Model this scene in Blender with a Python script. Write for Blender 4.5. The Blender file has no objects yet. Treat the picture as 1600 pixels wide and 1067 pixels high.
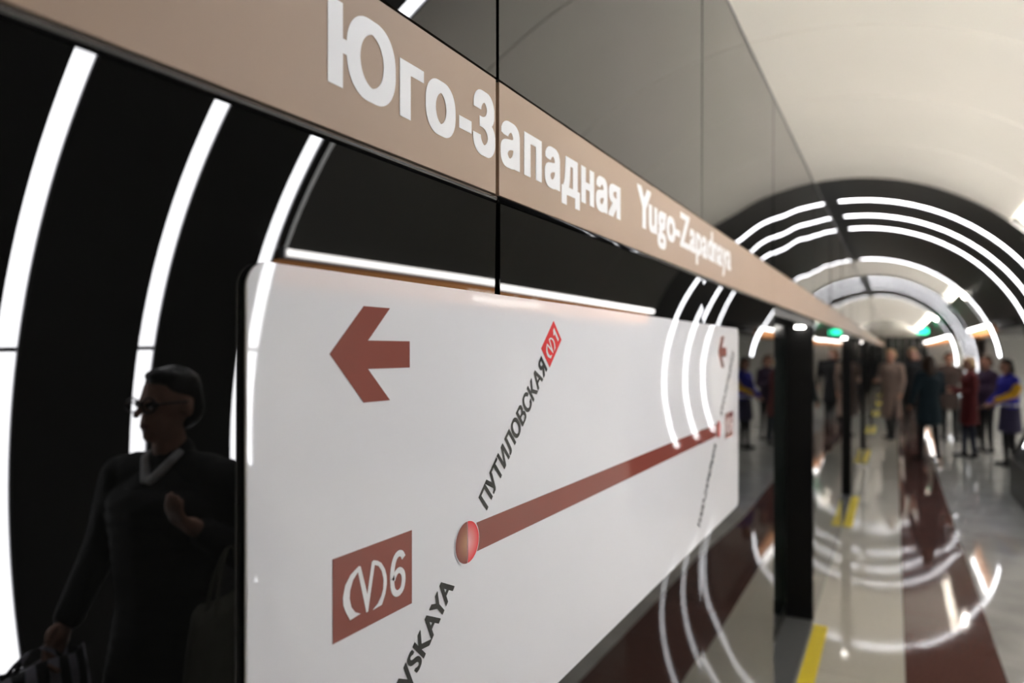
import bpy, bmesh, math, random
import numpy as np
from mathutils import Vector, Matrix
R = math.radians
scene = bpy.context.scene
C = scene.collection

# ---------------------------------------------------------------- camera, world, exposure
# frame: x = distance from the black glass wall, y = along the platform, z = up
H = 1.75                                     # eye height
CAMX = 0.465
cd = bpy.data.cameras.new('camera')
cam = bpy.data.objects.new('camera', cd); C.objects.link(cam)
cam.location = (CAMX, 0, H)
cam.rotation_euler = (R(90), 0, math.atan(598 / 1100))
cd.sensor_width = 36; cd.lens = 36 * 1100 / 1600
cd.shift_y = 14.5 / 1600
cd.clip_start = 0.01
cd.dof.use_dof = True; cd.dof.focus_distance = 0.86; cd.dof.aperture_fstop = 2.9
scene.camera = cam
world = bpy.data.worlds.new('world'); scene.world = world
world.use_nodes = True
world.node_tree.nodes['Background'].inputs[0].default_value = (0, 0, 0, 1)
scene.view_settings.view_transform = 'Standard'
scene.view_settings.look = 'None'
scene.view_settings.gamma = 1
scene.view_settings.use_curve_mapping = False
scene.view_settings.exposure = 0.95
E_STRIP, E_LED, E_COVE, E_HALL = 9.5, 8.0, 62.0, 14.0

# ---------------------------------------------------------------- materials
MATS = {}
def mat(name, col, rough=0.5, metal=0.0, ior=1.5, emit=None, es=0.0, coat=0.0):
    if name in MATS: return MATS[name]
    m = bpy.data.materials.new(name); m.use_nodes = True
    b = m.node_tree.nodes['Principled BSDF']
    b.inputs['Base Color'].default_value = (*col, 1)
    b.inputs['Roughness'].default_value = rough
    b.inputs['Metallic'].default_value = metal
    b.inputs['IOR'].default_value = ior
    if coat:
        b.inputs['Coat Weight'].default_value = coat
        b.inputs['Coat Roughness'].default_value = 0.0
    if emit:
        b.inputs['Emission Color'].default_value = (*emit, 1)
        b.inputs['Emission Strength'].default_value = es
    MATS[name] = m
    return m
def noisy(m, scale, amount, c2, detail=4, distort=0.0, bump=0.0, stretch=None, pos=False):
    """mix the base colour with a second colour by noise, object space"""
    nt = m.node_tree; b = nt.nodes['Principled BSDF']
    tc = nt.nodes.new('ShaderNodeTexCoord'); mp = nt.nodes.new('ShaderNodeMapping')
    if pos:
        ge = nt.nodes.new('ShaderNodeNewGeometry'); nt.links.new(ge.outputs['Position'], mp.inputs[0])
    else: nt.links.new(tc.outputs['Object'], mp.inputs[0])
    if stretch: mp.inputs['Scale'].default_value = stretch
    nz = nt.nodes.new('ShaderNodeTexNoise')
    nz.inputs['Scale'].default_value = scale; nz.inputs['Detail'].default_value = detail
    nz.inputs['Distortion'].default_value = distort
    nt.links.new(mp.outputs[0], nz.inputs[0])
    rp = nt.nodes.new('ShaderNodeValToRGB')
    rp.color_ramp.elements[0].position = 0.5 - 0.5 * (1 - amount) * 0.6
    rp.color_ramp.elements[1].position = 0.5 + 0.5 * (1 - amount) * 0.6
    rp.color_ramp.elements[0].color = b.inputs['Base Color'].default_value[:]
    rp.color_ramp.elements[1].color = (*c2, 1)
    nt.links.new(nz.outputs[0], rp.inputs[0])
    nt.links.new(rp.outputs[0], b.inputs['Base Color'])
    if bump:
        bp = nt.nodes.new('ShaderNodeBump'); bp.inputs['Strength'].default_value = bump
        bp.inputs['Distance'].default_value = 0.01
        nt.links.new(nz.outputs[0], bp.inputs['Height']); nt.links.new(bp.outputs[0], b.inputs['Normal'])
    return m

M_GLASS = mat('black_back_painted_glass', (0.0045, 0.0046, 0.0042), 0.0, ior=1.72)
M_DOORGL = mat('dark_door_glass', (0.006, 0.010, 0.0095), 0.12, ior=1.45)
M_DARK = mat('matt_black', (0.006, 0.006, 0.006), 0.6)
M_JAMB = mat('black_jamb', (0.006, 0.006, 0.006), 0.35, ior=1.3)
M_RAIL = mat('black_gloss_rail', (0.008, 0.008, 0.008), 0.06)
M_BAND = noisy(mat('brown_band', (0.40, 0.285, 0.205), 0.42, ior=1.35), 3, .2, (0.43, 0.305, 0.22))
M_LETTER = mat('white_lettering', (0.93, 0.93, 0.93), 0.4)
M_SIGN = noisy(mat('white_sign', (0.86, 0.855, 0.865), 0.02, ior=1.5), 2, .1, (0.87, 0.865, 0.875))
M_SIGNEDGE = mat('sign_edge', (0.25, 0.25, 0.25), 0.3, metal=0.6)
M_PBROWN = mat('print_brown', (0.275, 0.072, 0.054), 0.03)
M_PRED = mat('print_red', (0.82, 0.05, 0.055), 0.03)
M_PBLACK = mat('print_black', (0.018, 0.018, 0.018), 0.03)
M_PWHITE = mat('print_white', (0.88, 0.87, 0.87), 0.03)
M_VAULT = noisy(mat('beige_vault', (0.70, 0.675, 0.625), 0.35), 1.3, .2, (0.735, 0.71, 0.66))
M_CORNICE = mat('grey_cornice', (0.36, 0.355, 0.33), 0.35)
M_CLAD = noisy(mat('black_cladding', (0.028, 0.028, 0.027), 0.42, ior=1.7), 2, .2, (0.036, 0.036, 0.034))
M_PROFILE = mat('grey_profile', (0.22, 0.22, 0.23), 0.35, metal=0.7)
M_PYLON = mat('pale_pylon', (0.62, 0.62, 0.60), 0.5)
M_STRIP = mat('lit_strip', (0.9, 0.9, 0.9), 0.4, emit=(0.97, 0.97, 1.0), es=E_STRIP)
M_LED = mat('lit_led', (0.9, 0.9, 0.9), 0.4, emit=(1.0, 0.97, 0.94), es=E_LED)
M_COVE = mat('lit_cove', (0.9, 0.9, 0.9), 0.4, emit=(1.0, 0.95, 0.88), es=E_COVE)
M_HALL = mat('lit_hall', (0.9, 0.9, 0.9), 0.4, emit=(1.0, 0.96, 0.9), es=E_HALL)
M_GREEN = mat('lit_green', (0.02, 0.5, 0.25), 0.4, emit=(0.02, 0.75, 0.36), es=2.5)
M_YELLOW = noisy(mat('yellow_tape', (0.86, 0.68, 0.02), 0.45), 20, .3, (0.80, 0.63, 0.03))
M_HEADER = mat('warm_brown_lightbox', (0.33, 0.155, 0.06), 0.4, emit=(1.0, 0.42, 0.15), es=0.8)
M_HEADTXT = mat('lightbox_lettering', (0.9, 0.9, 0.9), 0.4, emit=(1.0, 0.9, 0.8), es=3.0)
M_TBEIGE = noisy(mat('beige_stone', (0.60, 0.58, 0.50), 0.055, ior=1.55), 40, .1, (0.66, 0.64, 0.56), pos=True)
M_TBROWN = noisy(mat('brown_stone', (0.105, 0.048, 0.039), 0.05, ior=1.55), 60, .1, (0.15, 0.072, 0.060), pos=True)
M_TGREY = noisy(mat('grey_marble', (0.40, 0.40, 0.385), 0.05, ior=1.55), 2.5, .25, (0.60, 0.60, 0.58), 6, 0.6, pos=True)
M_TDARK = noisy(mat('dark_grey_sill', (0.10, 0.105, 0.11), 0.3), 30, .2, (0.13, 0.135, 0.14))
M_GROUT = mat('grout', (0.12, 0.115, 0.10), 0.8)
M_METAL = mat('brushed_metal', (0.55, 0.55, 0.55), 0.25, metal=1.0)

# ---------------------------------------------------------------- helpers
def tag(o, label=None, cat=None, group=None, kind=None):
    if label: o['label'] = label
    if cat: o['category'] = cat
    if group: o['group'] = group
    if kind: o['kind'] = kind
    return o
def empty(name, loc=(0, 0, 0), parent=None):
    o = bpy.data.objects.new(name, None); C.objects.link(o); o.location = loc
    o.empty_display_size = 0.05
    if parent: o.parent = parent
    return o
def link(name, me, m=None, parent=None, smooth=False, world_space=True):
    if m is not None and not me.materials: me.materials.append(m)
    o = bpy.data.objects.new(name, me); C.objects.link(o)
    if parent is not None:
        o.parent = parent
        if world_space:
            off = parent.location.copy()
            p = parent.parent
            while p is not None: off += p.location; p = p.parent
            o.location = -off
    if smooth:
        for p in me.polygons: p.use_smooth = True
    return o
def mesh(name, v, f):
    me = bpy.data.meshes.new(name); me.from_pydata(v, [], f); me.update(); return me
def box_data(x0, x1, y0, y1, z0, z1, bevel=0.0):
    bm = bmesh.new()
    bmesh.ops.create_cube(bm, size=1)
    for v in bm.verts:
        v.co = ((x0 + x1) / 2 + v.co.x * (x1 - x0), (y0 + y1) / 2 + v.co.y * (y1 - y0), (z0 + z1) / 2 + v.co.z * (z1 - z0))
    if bevel: bmesh.ops.bevel(bm, geom=bm.edges[:], offset=bevel, segments=2, affect='EDGES', profile=0.6)
    me = bpy.data.meshes.new('box'); bm.to_mesh(me); bm.free(); return me
def box(name, x0, x1, y0, y1, z0, z1, m, parent=None, bevel=0.0):
    return link(name, box_data(x0, x1, y0, y1, z0, z1, bevel), m, parent)
CZ = H - 0.37                                # height of the vault's centre line
def arc_data(r0, r1, a0, a1, y0, y1, n=None):
    """section of the tunnel lining: radii r0..r1, degrees a0..a1, y0..y1"""
    n = n or max(2, int(abs(a1 - a0) / 2.5)); v = []; f = []
    for i in range(n + 1):
        a = R(a0 + (a1 - a0) * i / n); c, s = math.cos(a), math.sin(a)
        for r, y in ((r0, y0), (r0, y1), (r1, y1), (r1, y0)): v.append((r * c, y, CZ + r * s))
    for i in range(n):
        k = 4 * i
        for j in range(4): f.append((k + j, k + (j + 1) % 4, k + 4 + (j + 1) % 4, k + 4 + j))
    f.append((0, 1, 2, 3)); f.append((4 * n + 3, 4 * n + 2, 4 * n + 1, 4 * n))
    me = mesh('arc', v, f)
    bm = bmesh.new(); bm.from_mesh(me); bmesh.ops.recalc_face_normals(bm, faces=bm.faces[:]); bm.to_mesh(me); bm.free()
    return me
def arc(name, r0, r1, a0, a1, y0, y1, m, parent=None, n=None):
    o = link(name, arc_data(r0, r1, a0, a1, y0, y1, n), m, parent)
    for p in o.data.polygons: p.use_smooth = True
    o.data.set_sharp_from_angle(angle=R(40))
    return o

rnd = random.Random(4)
PANEL_TILT = {}
def panel(name, y0, y1, z0, z1, parent, m=M_GLASS, tilt=(0, 0), wob=0.0, thick=0.012, x=0.0, twist=0.0, nz=14):
    """glass panel on the wall: its face very slightly tilted and bowed, as fitted panes are"""
    ny = 14
    yc, zc = (y0 + y1) / 2, (z0 + z1) / 2
    ph = rnd.random() * 6.28; ph2 = rnd.random() * 6.28
    v = []; f = []
    for i in range(ny + 1):
        for j in range(nz + 1):
            y = y0 + (y1 - y0) * i / ny; z = z0 + (z1 - z0) * j / nz
            d = tilt[0] * (y - yc) + tilt[1] * (z - zc)
            d += wob * math.sin(5.5 * (y - yc) + ph) * math.cos(4.7 * (z - zc) + ph2)
            if twist: d -= twist * max(0.0, z1 - max(z, z1 - .45)) * (y - yc)
            v.append((x + d, y, z))
    w = nz + 1
    for i in range(ny):
        for j in range(nz): f.append((i * w + j, (i + 1) * w + j, (i + 1) * w + j + 1, i * w + j + 1))
    b = len(v)
    rim = [(i * w) for i in range(ny + 1)] + [ny * w + j for j in range(1, nz + 1)] + [i * w + nz for i in range(ny - 1, -1, -1)] + [j for j in range(nz - 1, 0, -1)]
    for k in rim: v.append((x - thick, v[k][1], v[k][2]))
    L = len(rim)
    for k in range(L): f.append((rim[k], b + k, b + (k + 1) % L, rim[(k + 1) % L]))
    f.append(tuple(range(b + L - 1, b - 1, -1)))
    me = mesh('panel', v, f)
    bm = bmesh.new(); bm.from_mesh(me); bmesh.ops.recalc_face_normals(bm, faces=bm.faces[:]); bm.to_mesh(me); bm.free()
    o = link(name, me, m, parent)
    for p in me.polygons: p.use_smooth = True
    me.set_sharp_from_angle(angle=R(30))
    return o

# ---------------------------------------------------------------- the black glass wall with the platform doors
Y0, Y1 = -3.0, 40.0
DOORS = [3.236 + 4.5 * k for k in range(8)]
DW = 1.72
BB, BT, WT = H + 0.208, H + 0.360, H + 1.10       # band bottom / top, wall top
wall = empty('wall_left'); tag(wall, kind='structure')
tag(wall, 'glossy black glass platform wall mirroring the hall', kind='structure')
G = 0.004
lower = [(-3.0, -1.6), (-1.6, -.32), (-.32, .815), (.815, 1.948), (1.948, 3.236)]
upper = list(lower)
for k, d in enumerate(DOORS):
    e = d + DW; nx = DOORS[k + 1] if k + 1 < len(DOORS) else Y1
    upper.append((d, e))
    mid = (e + nx) / 2
    lower += [(e, mid), (mid, nx)]; upper += [(e, mid), (mid, nx)]
tilts = {2: (-0.0008, 0.0), 3: (0.0, 0.0030), 4: (0.004, 0.001)}
for i, (a, b) in enumerate(lower):
    near = i < 4
    t = tilts.get(i, (0, 0) if near else (rnd.uniform(-.002, .002), rnd.uniform(-.0015, .0015)))
    panel('glass_panel', a + .0025, b - .0025, 0.0, BB - 0.012, wall, tilt=t, wob=0 if near else 0.0005, twist=.018 if i == 2 else 0, nz=60 if i == 2 else 14)
for i, (a, b) in enumerate(upper):
    near = i < 4
    t = (0, 0) if near else (rnd.uniform(-.003, .003), rnd.uniform(-.002, .002))
    panel('upper_glass_panel', a + G, b - G, BT + 0.003, WT, wall, tilt=t, wob=0 if near else 0.0006)
# carcass behind the panes (dark joints)
segs = [(-3.0, DOORS[0])] + [(d + DW, DOORS[k + 1] if k + 1 < len(DOORS) else Y1) for k, d in enumerate(DOORS)]
for a, b in segs:
    box('wall_core', -0.17, -0.0135, a + .001, b - .001, 0.0, BB - .001, M_DARK, wall)
box('upper_core', -0.17, -0.0135, Y0, Y1, BB, WT - 0.01, M_DARK, wall)
box('top_cap', -0.17, 0.003, Y0, Y1, WT + .001, WT + 0.008, M_PROFILE, wall)
for a, b in segs[1:]:
    box('edge_profile', -0.012, 0.002, a - 0.001, a + 0.004, 0, BB - .013, M_RAIL, wall)
for a, b in segs:
    if a < 0: continue
for d in DOORS:
    box('edge_profile', -0.012, 0.002, d - 0.004, d + 0.001, 0, BB - .013, M_PROFILE, wall)

def platform_door(n, d):
    r = empty('door_%d' % n, (-0.15, d + DW / 2, 0)); tag(r, kind='structure')
    y0, y1 = d + .002, d + DW - .002; ym = (y0 + y1) / 2
    for a, b in ((y0, ym - .004), (ym + .004, y1)):
        lf = box('door_leaf', -0.205, -0.165, a, b, 0.012, BB - .03, M_JAMB, r, .003)
        box('pane', -0.1645, -0.160, a + .06, b - .06, 0.10, BB - .12, M_DOORGL, lf)
    box('jamb', -0.165, -0.004, y1 - .012, y1, 0.0, BB - .014, M_JAMB, r)
    box('jamb', -0.165, -0.004, y0, y0 + .012, 0.0, BB - .014, M_JAMB, r)
    box('lintel', -0.165, -0.004, y0 + .013, y1 - .013, BB - .05, BB - .014, M_JAMB, r)
    box('threshold', -0.20, -0.004, y0, y1, -0.015, 0.002, M_TDARK, r)
    lamp = box('indicator_lamp', -0.10, -0.045, y1 - .10, y1 - .05, BB - .062, BB - .051, M_HALL, r, .003)
    return r
for n, d in enumerate(DOORS): platform_door(n + 1, d)

# ---------------------------------------------------------------- vault zones, pylons
# glazed black pylon zones (strips of light) alternate with pale open zones
DARK = [(-1.6, 2.12), (7.15, 13.66), (16.6, 22.9)]
CORE_END = {-1.6: 2.12, 7.15: 10.55, 16.6: 20.3}      # the pylon itself is shorter than the black vault zone
PALE = [(-7.0, -1.6), (2.12, 7.15), (13.66, 16.6), (22.9, 40.0)]  # first zone is unseen, added behind the camera to give light
STRIPS = [(1.17, 1), (1.63, 1), (2.075, 1), (8.2, 1), (9.15, 1), (10.1, 1), (13.58, 0), (17.2, 1), (18.5, 1), (19.9, 1), (22.75, 1)]
SW = 0.0275
ceil = empty('ceiling'); tag(ceil, 'pale beige panelled tunnel vault above the platform', kind='structure')
arc('vault_shell', 2.03, 2.06, 20, 150, -7.0, 40.0, M_DARK, ceil)
for a, b in PALE:
    n = max(1, round((b - a) / 1.07)); first = a
    cuts = [a + (b - a) * i / n for i in range(n + 1)]
    if a == 2.12: cuts = [2.12, 2.68, 3.75, 4.82, 5.9, 7.15]
    for c0, c1 in zip(cuts[:-1], cuts[1:]):
        arc('vault_panel', 1.955, 1.985, 48.0, 130.0, c0 + .006, c1 - .006, M_VAULT, ceil)
wr = empty('wall_right'); tag(wr, 'black clad pylons along the far side of the platform', kind='structure')
for (a, b) in DARK:
    cuts = [a] + [s for s, _ in STRIPS if a < s < b] + [b]
    edges = []
    for i in range(len(cuts) - 1):
        y0 = cuts[i] + (SW + .012 if i else 0); y1 = cuts[i + 1] - (SW + .002 if i + 1 < len(cuts) - 1 else 0)
        if y1 - y0 > .02:
            ce = CORE_END[a]; parts = [y0, y1] if not (y0 < ce < y1) else [y0, ce, y1]
            for p0, p1 in zip(parts[:-1], parts[1:]):
                arc('cladding_panel', 1.95, 1.98, -28 if p1 <= ce + .01 else 24, 130, p0 + .002, p1 - .002, M_CLAD, wr)
    arc('pylon_backing', 1.985, 2.02, -28, 130, a, CORE_END[a], M_DARK, wr)
    if CORE_END[a] < b:
        arc('vault_backing', 1.985, 2.02, 24, 130, CORE_END[a] + .001, b, M_DARK, wr)
        box('passage_head', 1.90, 3.6, CORE_END[a] + .012, b - .012, H + .42, H + .80, M_CORNICE, wr)
        arc('arch_foot', 1.965, 1.99, 7.0, 23.9, b - .12, b, M_CLAD, wr)
    box('plinth', 1.705, 1.76, a, CORE_END[a], 0, CZ + 1.95 * math.sin(R(-28)) - .002, M_CLAD, wr)
    box('pylon_core', 2.03, 3.6, a + .01, CORE_END[a] - .01, 0, 2.9, M_PYLON, wr)
for (a, b) in PALE:                                    # heads over the passages
    box('passage_head', 1.90, 3.6, a + .012, b - .012, H + .24, H + .80, M_PYLON, wr)
    k = max(1, round((b - a) / 1.7))
    for q in range(k):
        p0 = a + (b - a) * q / k; p1 = a + (b - a) * (q + 1) / k
        arc('cornice_panel', 1.90, 1.92, 24.2, 43.2, p0 + .003, p1 - .003, M_CORNICE, wr)
    arc('cove_back', 2.0, 2.02, 38, 52, a + .012, b - .012, M_VAULT, wr)
    arc('cove_floor', 1.925, 1.995, 38.6, 39.4, a + .012, b - .012, M_VAULT, wr)
box('pale_side_wall', 1.86, 1.95, 24.6, 40, 0, H + .23, M_PYLON, wr)

# rooms beyond
box('wall_tunnel', -1.75, -1.65, -7, 40, -1.0, 3.6, M_DARK)['kind'] = 'structure'
box('wall_hall', 7.0, 7.1, -7, 40, 0, 3.6, M_PYLON)['kind'] = 'structure'
hc = box('trim_1', 3.61, 7.0, -7, 40, 3.3, 3.4, M_VAULT); hc['kind'] = 'structure'
wb = box('wall_back', -1.75, 7.1, -7.1, -7.0, 0, 3.6, M_PYLON); wb['kind'] = 'structure'
we = empty('wall_end', (0, 40, 0)); tag(we, 'dark glazed end wall at the far end of the platform', kind='structure')
box('end_core', -1.7, 7.1, 40.05, 40.15, 0, 3.6, M_CORNICE, we)
for i in range(6):
    y = 0.05 + i * 0.31
    box('end_panel', y, y + .29, 40.0, 40.05, 0.02, 2.45, M_DOORGL, we)
    box('mullion', y + .292, y + .308, 39.98, 40.05, 0.02, 2.45, M_METAL, we)

# ---------------------------------------------------------------- floor tiles
fl = empty('floor'); tag(fl, 'polished stone floor with a dark brown stripe', kind='structure')
box('floor_bed', -0.17, 7.1, -7.0, 40.1, -0.06, -0.016, M_GROUT, fl)
def tile_mesh(w, l, m):
    me = box_data(-w / 2, w / 2, -l / 2, l / 2, -0.015, 0.0, 0.0012); me.materials.append(m); return me
rows = [(0.0, .515, .6, M_TBEIGE), (.515, .99, .6, M_TBROWN), (.99, 1.6, .6, M_TGREY), (1.6, 2.21, .6, M_TGREY), (2.21, 2.82, .6, M_TGREY)]
for x0, x1, l, m in rows:
    me = tile_mesh(x1 - x0 - .0024, l - .0024, m)
    y = -1.2; i = 0; off = rnd.choice((0, .3))
    while y < 22.7:
        o = bpy.data.objects.new('tile', me); C.objects.link(o); o.parent = fl
        o.location = ((x0 + x1) / 2, y + l / 2, 0)
        o.rotation_euler = (rnd.gauss(0, .0011), rnd.gauss(0, .0011), 0)
        y += l
    box('far_slab', x0 + .001, x1 - .001, y + .001, 40, -.015, 0, m, fl)
    box('rear_slab', x0 + .001, x1 - .001, -7, -1.201, -.015, 0, m, fl)
box('hall_slab', 2.821, 7.0, -7, 40, -.015, 0, M_TGREY, fl)

# ---------------------------------------------------------------- arch lights
ORD = ['first', 'second', 'third']
def arch_light(y, full, label, group):
    r = empty('arch_light', (1.95, y, CZ))
    tag(r, label, 'arch light', group)
    arc('light_strip', 1.952, 1.962, 8.2 if not full else 11.3, 91.5, y - SW, y + SW, M_STRIP, r, 48)
    if full: arc('light_strip', 1.952, 1.962, -23, 10.8, y - SW, y + SW, M_STRIP, r, 20)
    arc('profile', 1.944, 1.962, 8.2 if not full else -27, 91.5, y + SW + .0005, y + SW + .010, M_PROFILE, r, 60)
    return r
labs = ['glowing arch strip mirrored at the far left edge of the black wall',
        'glowing arch strip mirrored behind the head of the person with glasses',
        'glowing arch strip mirrored across the left end of the white route sign',
        'outermost and nearest of the three white light arches spanning the hall',
        'middle one of the three nearest white light arches',
        'innermost of the three nearest white light arches',
        'single white light arch ending beside the people, beyond the three large arches',
        'first light arch of the small distant group',
        'second light arch of the small distant group',
        'third light arch of the small distant group',
        'farthest faint light arch, past the small distant group']
for (y, full), lb in zip(STRIPS, labs): arch_light(y, full, lb, 'light arches of the hall')

# cove lamps and light lines of the pale zones
zone_words = ['in the added unseen bay behind the camera', 'over the nearest passage, mirrored in the black glass', 'over the passage where people stand', 'in the farthest bay of the hall']
for (a, b), zw in zip(PALE, zone_words):
    o = link('cove_light', arc_data(1.925, 1.995, 40.0, 41.2, a + .03, b - .03, 2), M_COVE)
    tag(o, 'hidden cove light washing the pale vault ' + zw, 'cove light', 'cove lights')
    r = empty('line_light', (1.75, a, H + .4)); tag(r, 'straight white light line ' + zw, 'line light', 'light lines over the passages')
    box('tube', 1.735, 1.765, a + .03, b - .03, H + .385, H + .415, M_LED, r, .004)
    box('housing', 1.766, 1.80, a + .02, b - .02, H + .375, H + .425, M_PROFILE, r)
# lamps added over the central hall to brighten the passages
for i, (a, b) in enumerate(PALE):
    r = empty('added_hall_lamp', (5.2, (a + b) / 2, 3.28)); tag(r, 'long added lamp brightening the central hall ' + zone_words[i], 'lamp', 'added central hall lamps')
    box('frame', 4.9, 5.5, a, b, 3.285, 3.298, M_PROFILE, r)
    box('diffuser', 4.94, 5.46, a + .04, b - .04, 3.265, 3.284, M_HALL, r)

# ---------------------------------------------------------------- lettering
GC = {}
def font_glyph(ch):
    cu = bpy.data.curves.new('t', 'FONT'); cu.body = ch; cu.size = 1; cu.resolution_u = 5
    o = bpy.data.objects.new('t', cu); C.objects.link(o)
    dg = bpy.context.evaluated_depsgraph_get(); dg.update()
    me = bpy.data.meshes.new_from_object(o.evaluated_get(dg))
    bpy.data.objects.remove(o); bpy.data.curves.remove(cu)
    cap = .728 if ord(ch) > 0x3ff else .682
    v = [(q.co.x / cap, q.co.y / cap) for q in me.vertices]; f = [tuple(p.vertices) for p in me.polygons]
    bpy.data.meshes.remove(me)
    a = min(q[0] for q in v)
    return [(q[0] - a, q[1]) for q in v], f
def join(*gs):
    v = []; f = []
    for n, (gv, gf) in enumerate(gs):
        f += [tuple(len(v) + k for k in q) for q in gf]; v += [(q[0], q[1], n) for q in gv]
    return v, f
def quad(*p): return [tuple(q) for q in p], [tuple(range(len(p)))]
def bar(x0, x1, y0, y1): return quad((x0, y0), (x1, y0), (x1, y1), (x0, y1))
def glyph(ch):
    """one letter as flat faces, cap height 1, left edge at 0"""
    if ch in GC: return GC[ch]
    st = .125
    if ch == 'Ю':
        v, f = glyph('О'); g = join(bar(0, st, 0, 1), bar(st, .42, .44, .56), ([(q[0] * .95 + .33, q[1]) for q in v], f))
    elif ch in 'Нн':
        h = 1 if ch == 'Н' else .745; w = .78 if ch == 'Н' else .60
        g = join(bar(0, st, 0, h), bar(w - st, w, 0, h), bar(st, w - st, h * .5 - .05, h * .5 + .05))
    elif ch in 'Яя':
        v, f = font_glyph('P'); k = 1 if ch == 'Я' else .745; w = max(q[0] for q in v)
        pv = [((w - q[0]) * k, q[1] * k) for q in v]
        g = join((pv, [q[::-1] for q in f]), quad((-.03 * k, 0), (.15 * k, 0), (.46 * k, .46 * k), (.30 * k, .46 * k)))
    elif ch == 'И':
        g = join(bar(0, st, 0, 1), bar(.66, .66 + st, 0, 1), quad((st * .6, .0), (st * 1.5, 0), (.66 + st * .4, 1), (.66 - st * .5, 1)))
    elif ch == '1':
        g = join(bar(.17, .30, 0, 1), quad((0, .74), (.02, .66), (.17, .80), (.30, 1), (.17, 1)))
    else: g = font_glyph(ch)
    a = min(q[0] for q in g[0]); g = ([(q[0] - a, q[1], q[2] if len(q) > 2 else 0) for q in g[0]], g[1])
    GC[ch] = g
    return g
TIGHT = {'AY': .22, 'YA': .22, 'KA': .08, 'VS': .06, 'LO': .05, 'OV': .06, 'TI': .0, 'УТ': .12, 'КА': .05, 'ГО': .1, 'ПУ': .06, 'ТИ': .0, 'Yu': .18, 'Za': .02, 'ay': .05, 'ya': .05, '-Z': .05, 'o-': .04, '-З': .05, 'О-': .04, 'O-': .04, 'PA': .12, 'АД': .03}
def layout(text, gap=.16):
    out = []; x = 0
    for i, ch in enumerate(text):
        v, f = glyph(ch); w = max(q[0] for q in v)
        if i: x -= TIGHT.get(text[i - 1] + ch, 0)
        out.append((ch, x, x + w)); x += w + gap
    return out
def lettering(name, body, x, y0, y1, base, cap, m, parent, bold=(.05, .02), angle=0, thick=0.0006, mirror=1, gap=.16, slots=None):
    """bold letters on a wall facing +x (mirror=1) or -x: from y0 over a length, baseline, cap height.
    Strokes are thickened by `bold` (share of the cap height, along and up); slots gives each letter its own extent"""
    bx_, bz = bold[0] * cap, bold[1] * cap
    if slots is None:
        L = layout(body, gap); tot = L[-1][2]
        k = (y1 - y0 - 2 * bx_) / tot
        slots = [(c, a * k, b * k + 2 * bx_) for c, a, b in L]
    else: slots = [(c, a - y0, b - y0) for c, a, b in slots]
    sz = cap - 2 * bz
    ca, sa = math.cos(angle), math.sin(angle)
    vv = []; ff = []
    steps = [(i, j) for i in (-1, -.5, 0, .5, 1) for j in (-1, 0, 1)]
    for ch, s0, s1 in slots:
        v, f = glyph(ch); w = max(q[0] for q in v)
        sx = (s1 - s0 - 2 * bx_) / w
        for k, (i, j) in enumerate(steps):
            d = thick - k * thick * .03; o = len(vv)
            for q in v:
                s_ = s0 + q[0] * sx + bx_ + i * bx_; t = q[1] * sz + bz + j * bz
                vv.append((x + mirror * (d - q[2] * thick * .008), y0 + mirror * (s_ * ca - t * sa), base + s_ * sa + t * ca))
            ff += [tuple(o + n for n in q) for q in f]
    return link(name, mesh(name, vv, ff), m, parent)
def flat(name, pts, x, m, parent, thick=0.0006):
    """flat printed shape on the wall: outline of (y, z) points"""
    n = len(pts)
    v = [(x, p[0], p[1]) for p in pts] + [(x + thick, p[0], p[1]) for p in pts]
    f = [tuple(range(n - 1, -1, -1)), tuple(range(n, 2 * n))] + [(i, (i + 1) % n, n + (i + 1) % n, n + i) for i in range(n)]
    me = mesh(name, v, f)
    bm = bmesh.new(); bm.from_mesh(me)
    bmesh.ops.recalc_face_normals(bm, faces=bm.faces[:])
    bmesh.ops.triangulate(bm, faces=[q for q in bm.faces if len(q.verts) > 4])
    bm.to_mesh(me); bm.free()
    return link(name, me, m, parent)

# station name band
band = empty('station_name_band', (0, 0.8, BB))
tag(band, 'long brown band with the white station name on the black wall', 'name band')
cuts = [-3.0, -.32, .815, 3.236] + [q for d in DOORS for q in (d + DW, d + 4.5)][:-1] + [Y1]
plates = []
for a, b in zip(cuts[:-1], cuts[1:]):
    g = .0045 if abs(b - 3.236) > .01 and abs(a - 3.236) > .01 else .001
    plates.append(box('band_plate', -0.010, 0.0, a + (.0045 if a < 3 else .0008), b - (.0045 if b < 3 else .0008), BB, BT, M_BAND, band, .0006))
HB = (.068, .030)
lettering('lettering', '', 0.0, .4947, .8075, H + .2515, .0815, M_LETTER, plates[1], HB,
          slots=[('Ю', .4947, .5968), ('г', .6034, .6476), ('о', .6506, .7125), ('-', .7200, .7490), ('З', .752, .8080)])
lettering('lettering', '', 0.0, .8223, 1.293, H + .2515, .0815, M_LETTER, plates[2], HB,
          slots=[('а', .8223, .878), ('п', .8905, .9481), ('а', .958, 1.0138), ('д', 1.0191, 1.0935), ('н', 1.0985, 1.1571), ('а', 1.1653, 1.2231), ('я', 1.2270, 1.293)])
lettering('lettering', 'Yugo-Zapadnaya', 0.0, 1.3915, 2.3358, H + .258, .086, M_LETTER, plates[2], (.075, .03), gap=.14)
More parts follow.
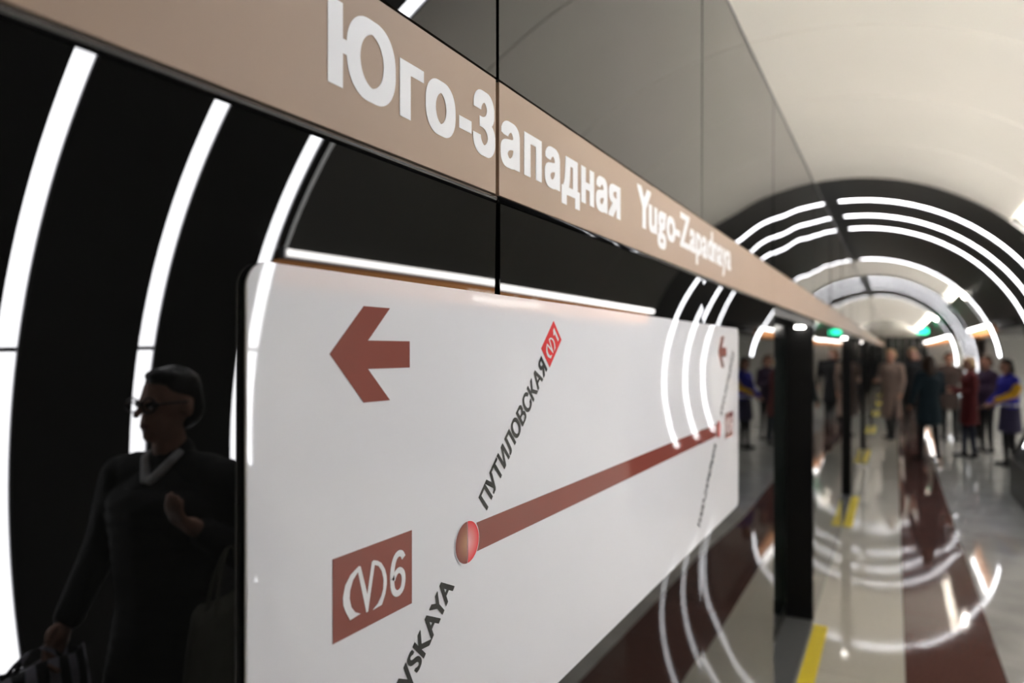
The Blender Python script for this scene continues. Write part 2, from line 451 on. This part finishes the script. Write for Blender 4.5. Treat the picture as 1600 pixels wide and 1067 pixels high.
# rounded black rail below the band
def rail(y0, y1):
    n = 12; v = []; f = []
    for y in (y0, y1):
        for i in range(n): a = 2 * math.pi * i / n; v.append((-0.0035 + .0052 * math.cos(a), y, BB - .0058 + .0052 * math.sin(a)))
    for i in range(n): f.append((i, (i + 1) % n, n + (i + 1) % n, n + i))
    f.append(tuple(range(n - 1, -1, -1))); f.append(tuple(range(n, 2 * n)))
    return link('rail', mesh('rail', v, f), M_RAIL, band, smooth=True)
for a, b in ((-3.0, .811), (.819, 3.236), (3.238, 40.0)): rail(a, b)

# ---------------------------------------------------------------- route sign
SX = 0.006
sign = empty('route_sign', (SX, .393, H - .515))
tag(sign, 'white glossy metro line sign with arrow and brown line on black wall', 'sign')
def rounded(y0, y1, z0, z1, r, n=8):
    p = []
    for cy, cz, a0 in ((y1 - r, z1 - r, 0), (y0 + r, z1 - r, 90), (y0 + r, z0 + r, 180), (y1 - r, z0 + r, 270)):
        for i in range(n + 1):
            a = R(a0 + 90 * i / n); p.append((cy + r * math.cos(a), cz + r * math.sin(a)))
    return p
SY0, SY1, SZ0, SZ1 = .392, 2.395, H - .515, H + .074
flat('back_frame', rounded(SY0 + .002, SY1 - .002, SZ0 + .002, SZ1 - .002, .020), 0.0005, M_SIGNEDGE, sign, .0030)
flat('face', rounded(SY0, SY1, SZ0, SZ1, .022), 0.0036, M_SIGN, sign, SX - .0036)
P = SX + .0001; T = .0004
def hz(pts): return [(a, H + b) for a, b in pts]
def arrow(dy, nm):
    pts = [(.4848, -.003), (.5318, .0440), (.5722, .0440), (.5381, .0102), (.6054, .0102), (.6054, -.0180), (.5381, -.0180), (.5722, -.0510), (.5318, -.0510)]
    flat(nm, hz([(a + dy, b) for a, b in pts]), P, M_PBROWN, sign, T)
arrow(0, 'arrow'); arrow(1.607, 'arrow')
flat('route_line', hz([(.742, -.2505), (2.085, -.2505), (2.085, -.2145), (.742, -.2145)]), P, M_PBROWN, sign, T)
def disc_grad(name, c0, c1):
    m = bpy.data.materials.new(name); m.use_nodes = True; nt = m.node_tree; b = nt.nodes['Principled BSDF']
    b.inputs['Roughness'].default_value = .03
    tc = nt.nodes.new('ShaderNodeTexCoord'); ln = nt.nodes.new('ShaderNodeVectorMath'); ln.operation = 'LENGTH'
    rp = nt.nodes.new('ShaderNodeMapRange'); rp.inputs['From Max'].default_value = .026
    mx = nt.nodes.new('ShaderNodeMix'); mx.data_type = 'RGBA'
    mx.inputs[6].default_value = (*c0, 1); mx.inputs[7].default_value = (*c1, 1)
    nt.links.new(tc.outputs['Object'], ln.inputs[0]); nt.links.new(ln.outputs['Value'], rp.inputs['Value'])
    nt.links.new(rp.outputs[0], mx.inputs[0]); nt.links.new(mx.outputs[2], b.inputs['Base Color'])
    return m
M_DB = disc_grad('print_brown_gradient', (.52, .25, .13), (.25, .06, .05))
M_DR = disc_grad('print_red_gradient', (.95, .50, .48), (.80, .02, .03))
def station_dot(yc, zc):
    r = empty('station_dot', (P - SX, yc - .393, zc + .515), sign)
    ring = [(.0275 * math.cos(2 * math.pi * i / 40), .0275 * math.sin(2 * math.pi * i / 40)) for i in range(40)]
    o = flat('white_rim', ring, .0005, M_PWHITE, None, .0003); o.parent = r
    for s, m in ((-1, M_DB), (1, M_DR)):
        half = [(s * (.0007 + .0253 * math.sin(math.pi * i / 24)), .0253 * math.cos(math.pi * i / 24)) for i in range(25)]
        o = flat('half_disc', half, .0009, m, None, .0003); o.parent = r
station_dot(.7195, -.2335); station_dot(2.095, -.2325)
A45 = R(45)
def cyl45(y, z): return y, z
def place_text(body, y, z, length, cap, m, parent=None, bold=(.045, .02), x=P):
    return lettering('lettering', body, x, y, y + length, H + z, cap, m, parent or sign, bold, A45, thick=T)
place_text('ПУТИЛОВСКАЯ', .7665, -.2045, .250, .029, M_PBLACK)
L2 = .243; place_text('PUTILOVSKAYA', .6925 - L2 * .7071, -.2795 - L2 * .7071, L2, .029, M_PBLACK)
place_text('ЮГО-ЗАПАДНАЯ', 2.140, -.2025, .262, .027, M_PBLACK)
L3 = .285; place_text('YUGO-ZAPADNAYA', 2.070 - L3 * .7071, -.2795 - L3 * .7071, L3, .027, M_PBLACK)
# metro emblem: two bowed strokes joined by a pointed V, on a badge of unit size
EMBLEM = [(.193, .1875), (.145, .30), (.115, .40), (.11, .50), (.135, .63), (.20, .735), (.295, .80), (.315, .79), (.398, .40), (.452, .785), (.474, .80), (.525, .775),
          (.575, .725), (.62, .63), (.643, .53), (.646, .43), (.625, .30), (.58, .185), (.467, .175), (.53, .225), (.572, .295), (.598, .38), (.603, .50), (.58, .62), (.54, .70),
          (.488, .735), (.405, .185), (.385, .185), (.285, .735), (.225, .66), (.19, .55), (.185, .45), (.205, .34), (.25, .255), (.315, .205)]
def ribbon(name, pts, widths, fy, m, parent, x):
    """printed stroke of changing width along (s,t) points; fy maps to wall (y,z)"""
    n = len(pts); Lp = []; Rp = []
    for i, p in enumerate(pts):
        a = Vector(pts[max(i - 1, 0)]); b = Vector(pts[min(i + 1, n - 1)])
        d = (b - a).normalized(); nn = Vector((-d.y, d.x)); w = widths[i] / 2
        Lp.append(fy(p[0] + nn.x * w, p[1] + nn.y * w)); Rp.append(fy(p[0] - nn.x * w, p[1] - nn.y * w))
    v = []; f = []
    for k, xx in enumerate((x, x + .0003)):
        v += [(xx, *q) for q in Lp] + [(xx, *q) for q in Rp]
    for i in range(n - 1):
        f.append((2 * n + i, 2 * n + n + i, 2 * n + n + i + 1, 2 * n + i + 1))
        f.append((i, i + 1, n + i + 1, n + i))
        f.append((i, 2 * n + i, 2 * n + i + 1, i + 1)); f.append((n + i, n + i + 1, 3 * n + i + 1, 3 * n + i))
    me = mesh(name, v, f); bm = bmesh.new(); bm.from_mesh(me); bmesh.ops.recalc_face_normals(bm, faces=bm.faces[:]); bm.to_mesh(me); bm.free()
    return link(name, me, m, parent)
def smooth_pts(pts, k=4):
    out = []; n = len(pts)
    for i in range(n - 1):
        p0 = pts[max(i - 1, 0)]; p1 = pts[i]; p2 = pts[i + 1]; p3 = pts[min(i + 2, n - 1)]
        for j in range(k):
            t = j / k
            out.append(tuple(.5 * (2 * p1[q] + (p2[q] - p0[q]) * t + (2 * p0[q] - 5 * p1[q] + 4 * p2[q] - p3[q]) * t * t + (-p0[q] + 3 * p1[q] - 3 * p2[q] + p3[q]) * t ** 3) for q in (0, 1)))
    out.append(pts[-1]); return out
def line_badge(yc, zc, w, h, ang, colour, digit):
    ca, sa = math.cos(ang), math.sin(ang)
    def loc(s, t): return (yc + s * ca - t * sa, H + zc + s * sa + t * ca)
    plate = flat('line_badge', [loc(-w / 2, -h / 2), loc(w / 2, -h / 2), loc(w / 2, h / 2), loc(-w / 2, h / 2)], P, colour, sign, T)
    x = P + T + .0001
    flat('emblem', [loc(w * (q[0] - .5), h * (q[1] - .5)) for q in EMBLEM], x, M_PWHITE, plate, .0003)
    if digit == '6':
        path = smooth_pts([(.47, .80), (.40, .90), (.28, .925), (.16, .84), (.085, .64), (.07, .40), (.11, .19), (.24, .085), (.40, .13), (.465, .30), (.44, .47), (.33, .565), (.20, .53), (.11, .40)])
        n = len(path); k = h * .62
        ox, oy = w * .19, -h * .32
        ribbon('digit', path, [.135 - .03 * max(0, (i - n * .75) / (n * .25)) for i in range(n)], lambda a, b: loc(ox + a * k * .98, oy + b * k), M_PWHITE, plate, x)
    else:
        y, z = loc(w * .23, -h * .30)
        lettering('digit', '1', x, y, y + w * .15, z, h * .60, M_PWHITE, plate, (.03, .02), ang, thick=.0003)
line_badge(.5490, -.2333, .1205, .0790, 0, M_PBROWN, '6')
line_badge(2.250, -.2333, .1205, .0790, 0, M_PBROWN, '6')
line_badge(.9580, .0103, .0600, .0405, A45, M_PRED, '1')

sign.location.y = .398; sign.scale.y = 1.0125

# ---------------------------------------------------------------- brown headers over the passages
for (a, b), zw in zip(PALE[1:], ['seen mirrored above the route sign', 'under the light line beside the people', 'in the farthest bay']):
    r = empty('passage_header', (1.8, a, H + .24)); tag(r, 'warm brown header band over a passage ' + zw, 'header band', 'brown headers over the passages')
    pl = box('header_plate', 1.80, 1.855, a + .02, b - .02, H + .285, H + .372, M_HEADER, r, .002)
    if a < 3:
        lettering('lettering', 'Юго-Западная', 1.80, 4.55, 5.45, H + .302, .05, M_HEADTXT, pl, mirror=-1)

# ---------------------------------------------------------------- yellow floor strips
ows = ['first', 'second', 'third', 'fourth', 'fifth', 'sixth', 'seventh', 'eighth']
for k, d in enumerate(DOORS[:7]):
    o = box('yellow_floor_strip', .012, .095, d + .0, d + DW - .08, .0016, .0034, M_YELLOW, None, .0006)
    tag(o, 'yellow floor strip at the platform door, %s from the camera' % ows[k], 'floor strip', 'yellow strips at the platform doors')

# ---------------------------------------------------------------- green exit signs
for (x, y, z, lb) in ((1.22, 25, H + .60, 'small green lit exit sign hanging near the far end'),):
    r = empty('exit_sign', (x, y, z)); tag(r, lb, 'exit sign')
    box('casing', x - .16, x + .16, y - .02, y + .02, z - .09, z + .09, M_DARK, r, .005)
    box('lit_face', x - .145, x + .145, y - .026, y - .021, z - .075, z + .075, M_GREEN, r)
    box('hanger', x - .01, x + .01, y - .01, y + .01, z + .0905, z + .42, M_METAL, r)

# ---------------------------------------------------------------- people
_b = bmesh.new(); bmesh.ops.create_icosphere(_b, subdivisions=2, radius=1)
ICO_V = np.array([v.co[:] for v in _b.verts]); ICO_F = np.array([[v.index for v in f.verts] for f in _b.faces]); _b.free()
def blob(prims, voxel, mats, smooth=4):
    """one continuous surface grown round tapered limbs and ellipsoids.
    prim = ('c', p0, p1, r0, r1, mat) or ('e', centre, radii, mat)"""
    vs = []; fs = []; off = 0
    def ball(c, rad):
        nonlocal off
        vs.append(ICO_V * np.array(rad) + np.array(c)); fs.append(ICO_F + off); off += len(ICO_V)
    for p in prims:
        if p[0] == 'e': ball(p[1], p[2])
        else:
            a, b = Vector(p[1]), Vector(p[2]); L = (b - a).length
            n = max(1, int(L / (0.35 * min(p[3], p[4])) + .99))
            for i in range(n + 1):
                t = i / n; r = p[3] + (p[4] - p[3]) * t; ball(a.lerp(b, t), (r, r, r))
    va = np.concatenate(vs).astype(np.float32); fa = np.concatenate(fs).astype(np.int32)
    me = bpy.data.meshes.new('blob')
    me.vertices.add(len(va)); me.vertices.foreach_set('co', va.ravel())
    me.loops.add(fa.size); me.loops.foreach_set('vertex_index', fa.ravel())
    me.polygons.add(len(fa)); me.polygons.foreach_set('loop_start', np.arange(0, fa.size, 3, dtype=np.int32))
    me.update(calc_edges=True)
    o = bpy.data.objects.new('blob', me); C.objects.link(o)
    md = o.modifiers.new('r', 'REMESH'); md.mode = 'VOXEL'; md.voxel_size = voxel
    ms = o.modifiers.new('s', 'SMOOTH'); ms.iterations = smooth; ms.factor = 0.5
    dg = bpy.context.evaluated_depsgraph_get(); dg.update()
    out = bpy.data.meshes.new_from_object(o.evaluated_get(dg))
    bpy.data.objects.remove(o); bpy.data.meshes.remove(me)
    out.materials.clear()
    names = []
    for p in prims:
        if p[-1] not in names: names.append(p[-1])
    for n in names: out.materials.append(mats[n])
    if len(names) > 1:
        N = len(out.polygons); c = np.empty(N * 3, dtype=np.float32); out.polygons.foreach_get('center', c); c = c.reshape(-1, 3)
        best = np.full(N, 1e9); bi = np.zeros(N, dtype=np.int32)
        for p in prims:
            a = np.array(p[1])
            if p[0] == 'e':
                rr = np.array(p[2]); d = (np.linalg.norm((c - a) / rr, axis=1) - 1) * rr.min()
            else:
                ab = np.array(p[2]) - a; t = np.clip((c - a) @ ab / max(float(ab @ ab), 1e-9), 0, 1)
                d = np.linalg.norm(c - (a + t[:, None] * ab), axis=1) - (p[3] + (p[4] - p[3]) * t)
            k = d < best; best[k] = d[k]; bi[k] = names.index(p[-1])
        out.polygons.foreach_set('material_index', bi)
    out.polygons.foreach_set('use_smooth', np.ones(len(out.polygons), dtype=bool))
    return out

SKIN = mat('skin', (0.52, 0.27, 0.19), 0.5)
EYE = mat('eye', (0.03, 0.02, 0.02), 0.2); LIP = mat('lip', (0.42, 0.13, 0.11), 0.4)
CLOTH = {}
def cloth(name, col):
    if name not in CLOTH: CLOTH[name] = noisy(mat('cloth_' + name, col, 0.85), 30, .3, tuple(min(1, c * 1.25) for c in col))
    return CLOTH[name]

def hand_prims(w, fwd, side, grip=0.5):
    """hand from the wrist w: direction fwd, thumb towards side; palm, four fingers of unequal length, thumb"""
    f = Vector(fwd).normalized(); s = Vector(side); s = (s - f * s.dot(f)).normalized(); n = f.cross(s)
    w = Vector(w); pr = []
    pr.append(('c', w, w + f * .045, .024, .026, 'skin'))
    pr.append(('c', w + f * .05 + s * .022, w + f * .085 + s * .02, .017, .016, 'skin'))
    pr.append(('c', w + f * .05 - s * .022, w + f * .08 - s * .02, .017, .015, 'skin'))
    for i, L in enumerate((.072, .080, .074, .058)):
        k0 = w + f * .088 + s * (.030 - .020 * i)
        d1 = (f * math.cos(grip * .8) + n * math.sin(grip * .8)); k1 = k0 + d1 * L * .5
        d2 = (f * math.cos(grip * 2.0) + n * math.sin(grip * 2.0)); k2 = k1 + d2 * L * .5
        pr += [('c', k0, k1, .0095, .0088, 'skin'), ('c', k1, k2, .0088, .0075, 'skin')]
    t0 = w + f * .03 + s * .028; t1 = t0 + (f * .6 + s * .7 + n * .3) * .038; t2 = t1 + (f * .9 + s * .1 + n * .4) * .032
    pr += [('c', t0, t1, .013, .011, 'skin'), ('c', t1, t2, .011, .009, 'skin')]
    return pr

def person(loc, rz, h, label, coat, legs, shoes, hair, hairlen=0.0, hem=.55, flare=.20, la=None, ra=None, step=.0,
           head_turn=0.0, voxel=.011, trim=None, lean=0.0, group='people on the platform', collar=None, glasses=False, sleeve=None):
    s = h / 1.70
    root = empty('person', loc); root.rotation_euler = (0, 0, rz)
    tag(root, label, 'person', group)
    mats = {'skin': SKIN, 'eye': EYE, 'lip': LIP, 'legs': legs, 'shoes': shoes, 'coat': coat, 'hair': hair, 'trim': trim or coat, 'collar': collar or coat, 'sleeve': sleeve or coat}
    def V(x, y, z): return Vector((x * s, (y + lean * max(0, z - .9)) * s, z * s))
    la = la or ((-.24, .02, 1.13), (-.25, .10, .90)); ra = ra or ((.24, .02, 1.13), (.25, .10, .90))
    pr = []
    for sx, st in ((-1, step), (1, -step)):
        hip = V(sx * .085, 0, .90); kn = V(sx * .095, st * .5 + .015, .48); an = V(sx * .10, st, .085)
        pr += [('c', hip, kn, .082 * s, .055 * s, 'legs'), ('c', kn, an, .055 * s, .036 * s, 'legs'),
               ('c', an, V(sx * .105, st - .03, .045), .036 * s, .036 * s, 'shoes'),
               ('c', V(sx * .105, st - .03, .038), V(sx * .12, st + .15, .030), .036 * s, .028 * s, 'shoes')]
    pr += [('e', V(0, 0, .95), (.165 * s, .12 * s, .13 * s), 'legs'), ('e', V(0, 0, 1.10), (.145 * s, .105 * s, .17 * s), 'coat'),
           ('e', V(0, 0, 1.28), (.175 * s, .115 * s, .16 * s), 'coat'), ('c', V(-.12, -.01, 1.385), V(.12, -.01, 1.385), .06 * s, .06 * s, 'coat'),
           ('c', V(0, -.01, 1.40), V(0, .01, 1.50), .055 * s, .050 * s, 'skin')]
    for sx, (el, wr_) in ((-1, la), (1, ra)):
        sh = V(sx * .175, -.01, 1.375); e = V(*el); w = V(*wr_)
        pr += [('c', sh, e, .052 * s, .042 * s, 'coat'), ('c', e, w, .042 * s, .027 * s, 'coat')]
        f = (w - e).normalized()
        pr += hand_prims(w, f, Vector((0, 1, 0)) if abs(f.y) < .7 else Vector((-sx, 0, .2)), .55)
    # head, turned about the neck
    hc = V(0, .015, 1.595); ct, stn = math.cos(head_turn), math.sin(head_turn)
    def Hd(x, y, z): return hc + Vector((x * ct - y * stn, x * stn + y * ct, z)) * s
    pr += [('e', Hd(0, -.008, .02), (.076 * s, .092 * s, .092 * s), 'skin'), ('e', Hd(0, .022, -.045), (.056 * s, .062 * s, .068 * s), 'skin'),
           ('e', Hd(0, .058, -.088), (.026 * s, .022 * s, .020 * s), 'skin'),
           ('c', Hd(0, .086, .012), Hd(0, .106, -.022), .008 * s, .013 * s, 'skin'),
           ('e', Hd(-.079, -.005, -.01), (.012 * s, .020 * s, .030 * s), 'skin'), ('e', Hd(.079, -.005, -.01), (.012 * s, .020 * s, .030 * s), 'skin'),
           ('e', Hd(-.031, .078, .006), (.015 * s, .012 * s, .010 * s), 'eye'), ('e', Hd(.031, .078, .006), (.015 * s, .012 * s, .010 * s), 'eye'),
           ('e', Hd(0, .078, -.056), (.024 * s, .011 * s, .009 * s), 'lip')]
    link('body', blob(pr, voxel, mats), None, root, world_space=False)
    # coat: flared skirt, sleeves, chest
    cp = []
    waist = 1.02
    n = 20
    for i in range(n + 1):
        t = i / n; z = 1.30 + (hem + .03 - 1.30) * t
        wx = .190 if z > waist else .165 + (flare - .165) * min(1, (waist - z) / max(.05, waist - hem))
        if z > waist: wx = .165 + .035 * min(1, (z - waist) / .25)
        cp.append(('e', V(0, 0.0, z), (wx * s, wx * .72 * s, .085 * s), 'coat'))
    cp += [('c', V(-.125, -.012, 1.385), V(.125, -.012, 1.385), .068 * s, .068 * s, 'trim'), ('c', V(0, -.02, 1.41), V(0, -.012, 1.445), .072 * s, .066 * s, 'trim')]
    for sx, (el, wr_) in ((-1, la), (1, ra)):
        sh = V(sx * .178, -.01, 1.375); e = V(*el); w = V(*wr_)
        cp += [('c', sh, e, .066 * s, .058 * s, 'sleeve'), ('c', e, e.lerp(w, .96), .058 * s, .043 * s, 'sleeve')]
    link('coat', blob(cp, voxel * 1.15, mats, 3), None, root, world_space=False)
    hp = [('e', Hd(0, -.018, .047), (.081 * s, .088 * s, .074 * s), 'hair'), ('e', Hd(0, -.048, -.005), (.077 * s, .055 * s, .078 * s), 'hair'),
          ('e', Hd(.015, .040, .088), (.052 * s, .036 * s, .024 * s), 'hair')]
    if hairlen > 0:
        for sx in (-1, 1):
            hp.append(('c', Hd(sx * .064, -.03, .0), Hd(sx * .075, -.05, -hairlen), .032 * s, .030 * s, 'hair'))
        hp.append(('c', Hd(0, -.07, 0), Hd(0, -.085, -hairlen), .055 * s, .05 * s, 'hair'))
    link('hair', blob(hp, voxel, mats, 3), None, root, world_space=False)
    if collar:
        kp = [('c', Hd(-.055, .03, -.155), Hd(-.012, .062, -.215), .013, .016, 'collar'), ('c', Hd(.055, .03, -.155), Hd(.012, .062, -.215), .013, .016, 'collar'),
              ('c', Hd(-.05, .0, -.14), Hd(-.055, .03, -.155), .013, .013, 'collar'), ('c', Hd(.05, .0, -.14), Hd(.055, .03, -.155), .013, .013, 'collar')]
        link('shirt_collar', blob(kp, .006, mats, 2), None, root, world_space=False)
    if glasses:
        gp = []
        for sx in (-1, 1):
            c = (sx * .034, .096, .006)
            q = [Hd(c[0] + .028 * math.cos(2 * math.pi * i / 14), c[1] - abs(.028 * math.cos(2 * math.pi * i / 14)) * .1, c[2] + .021 * math.sin(2 * math.pi * i / 14)) for i in range(15)]
            gp += [('c', q[i], q[i + 1], .0034, .0034, 'eye') for i in range(14)]
            gp.append(('c', Hd(sx * .062, .094, .01), Hd(sx * .084, .0, .012), .0034, .0034, 'eye'))
        gp.append(('c', Hd(-.008, .099, .012), Hd(.008, .099, .012), .0034, .0034, 'eye'))
        link('glasses', blob(gp, .003, mats, 1), None, root, world_space=False)
    return root

K = cloth
blk = K('black', (0.010, 0.010, 0.011)); navy = K('navy', (0.012, 0.016, 0.035)); teal = K('teal', (0.010, 0.026, 0.036))
beige = K('beige', (0.23, 0.17, 0.145)); red = K('dark_red', (0.12, 0.014, 0.016)); blue = K('blue', (0.035, 0.035, 0.50)); purple = K('purple', (0.05, 0.045, 0.10))
yel = K('yellow', (0.75, 0.42, 0.03)); plum = K('plum', (0.035, 0.018, 0.05)); grey = K('grey', (0.13, 0.13, 0.13)); wht = K('white', (0.75, 0.75, 0.77))
h_brown = mat('hair_brown', (0.055, 0.026, 0.012), .5); h_dark = mat('hair_dark', (0.012, 0.009, 0.008), .45); h_blond = mat('hair_blond', (0.40, 0.26, 0.12), .5); h_grey = mat('hair_light', (0.30, 0.20, 0.14), .5)
bent = lambda sx, z=1.10, y=.26: ((sx * .235, .0, 1.12), (sx * .13, y, z))
person((.40, 15.9, 0), R(150), 1.77, 'person in a long beige brown coat and dark boots nearest the black wall', beige, blk, blk, h_blond, .02, hem=.42, flare=.20, step=.10, ra=bent(1))
person((.82, 18.2, 0), R(175), 1.80, 'person in a dark coat half hidden behind the teal coated one', blk, blk, blk, h_blond, 0, hem=.50, group='people on the platform')
person((.95, 13.1, 0), R(35), 1.68, 'person in a dark teal coat with long brown hair in mid hall', teal, blk, blk, h_brown, .20, hem=.60, flare=.23, step=.06, ra=bent(1, 1.08), head_turn=R(-30))
person((1.54, 13.75, 0), R(100), 1.64, 'person in a dark red coat with hands held forward', red, navy, blk, h_blond, .05, hem=.58, flare=.21, la=bent(-1, 1.12), ra=bent(1, 1.16), step=-.05)
person((1.86, 14.55, 0), R(120), 1.66, 'person in a plum jacket standing between red coat and blue jacket', plum, blk, blk, h_brown, .04, hem=.78, flare=.18, la=bent(-1, 1.14))
person((2.0, 13.0, 0), R(110), 1.62, 'person in a bright blue jacket, yellow sleeve and purple skirt', blue, blk, blk, h_dark, .10, hem=.92, flare=.19, la=((-.235, .05, 1.13), (-.16, .27, 1.02)), ra=((.25, .02, 1.13), (.22, .20, .98)), lean=.06, sleeve=blue)
person((.98, 21.5, 0), R(170), 1.70, 'distant person in grey far along the platform stripe', grey, blk, blk, h_dark, 0, hem=.62)
person((1.40, 16.2, 0), R(200), 1.72, 'distant person in grey brown jacket behind the group', K('umber', (.07, .05, .045)), blk, blk, h_dark, .04, hem=.62)
person((.42, 24.0, 0), R(180), 1.74, 'far off person in black close to the glass wall', blk, blk, blk, h_brown, 0, hem=.6)
# skirt and yellow scarf of the blue-jacketed person are clothing children
pb = [o for o in C.objects if o.get('label', '').startswith('person in a bright blue')][0]
mm = {'a': purple, 'y': yel, 'g': wht}
sk = [('e', (0, 0.0, .95 - .05 * i), ((.165 + .006 * i), (.125 + .004 * i), .06), 'a') for i in range(9)]
link('skirt', blob(sk, .013, mm, 3), None, pb, world_space=False)
link('yellow_sleeve', blob([('c', (-.262, .03, 1.20), (-.245, .07, 1.10), .066, .062, 'y'), ('c', (-.245, .07, 1.10), (-.175, .26, 1.01), .062, .048, 'y')], .011, mm, 3), None, pb, world_space=False)
link('jacket_hem', blob([('e', (0, 0, .93), (.198, .145, .035), 'g')], .011, mm, 2), None, pb, world_space=False)

# the person seen only as a mirror image in the black glass, with two bags
man = person((1.42, 1.375, 0), R(165), 1.69, 'person with glasses in a black coat, mirrored in black glass beside the sign', blk, blk, blk, h_dark, 0, hem=.50, flare=.24,
             la=((-.25, -.02, 1.16), (-.24, .12, .98)), ra=((.28, -.04, 1.13), (.22, .14, 1.26)), head_turn=R(10), voxel=.009, glasses=True, collar=wht)
bpy.context.view_layer.update()
MW = man.matrix_world
def bag(name, top, w, d, h, yaw, m, m2, label, handle=.16):
    r = empty(name, (top[0], top[1], top[2] - h - handle)); r.rotation_euler = (0, 0, yaw); tag(r, label, 'bag')
    v = []; f = []; nz, na = 8, 20
    for j in range(nz + 1):
        t = j / nz; z = h * t
        for i in range(na):
            a = 2 * math.pi * i / na; ww = w / 2 * (.92 + .12 * math.sin(math.pi * t) - .10 * t); dd = d / 2 * (1 - .65 * t) * (1 + .15 * math.sin(3 * a + 4 * t))
            ca, sa = math.cos(a), math.sin(a)
            v.append((ww * math.copysign(abs(ca) ** .6, ca), dd * math.copysign(abs(sa) ** .6, sa), z + .008 * math.sin(5 * a) * t))
    for j in range(nz):
        for i in range(na): f.append((j * na + i, j * na + (i + 1) % na, (j + 1) * na + (i + 1) % na, (j + 1) * na + i))
    f.append(tuple(range(na - 1, -1, -1)))
    o = link('bag_body', mesh('bag', v, f), m, r, smooth=True, world_space=False)
    so = o.modifiers.new('s', 'SOLIDIFY'); so.thickness = .004
    for sx in (-1, 1):
        n = 10; v = []; f = []
        for i in range(n + 1):
            t = i / n; x = -w * .22 + w * .44 * t; z = h - .03 + (handle + .02) * math.sin(math.pi * t) ** .7
            y = sx * d * .15 * (1 - math.sin(math.pi * t))
            v += [(x - .008, y, z), (x + .008, y, z), (x + .008, y + .004, z), (x - .008, y + .004, z)]
        for i in range(n):
            for q in range(4): f.append((4 * i + q, 4 * i + (q + 1) % 4, 4 * i + 4 + (q + 1) % 4, 4 * i + 4 + q))
        link('handle', mesh('handle', v, f), m2, r, world_space=False)
    return r
hr = MW @ Vector((-.225, .24, .95)); hl = MW @ Vector((.42, .06, 1.08))
M_PLASTIC = mat('striped_plastic', (0.62, 0.60, 0.70), 0.3)
nt = M_PLASTIC.node_tree; b_ = nt.nodes['Principled BSDF']
tc = nt.nodes.new('ShaderNodeTexCoord'); wv = nt.nodes.new('ShaderNodeTexWave'); wv.inputs['Scale'].default_value = 5; wv.inputs['Distortion'].default_value = 5; wv.inputs['Detail'].default_value = 2
rp = nt.nodes.new('ShaderNodeValToRGB'); rp.color_ramp.elements[0].color = (.02, .02, .025, 1); rp.color_ramp.elements[1].color = (.62, .60, .72, 1); rp.color_ramp.elements[0].position = .4; rp.color_ramp.elements[1].position = .6
nt.links.new(tc.outputs['Object'], wv.inputs[0]); nt.links.new(wv.outputs[0], rp.inputs[0]); nt.links.new(rp.outputs[0], b_.inputs['Base Color'])
bag('plastic_bag', (hr.x, hr.y, hr.z), .34, .12, .40, R(85), M_PLASTIC, M_PLASTIC, 'crumpled white and dark striped plastic bag in the mirrored person\'s hand', .05)
bag('tote_bag', (1.09, 1.315, 1.23), .34, .10, .42, R(75), K('olive', (0.13, 0.125, 0.095)), K('olive', (0.13, 0.125, 0.095)), 'dull olive tote bag mirrored beside the left edge of the sign', .14)
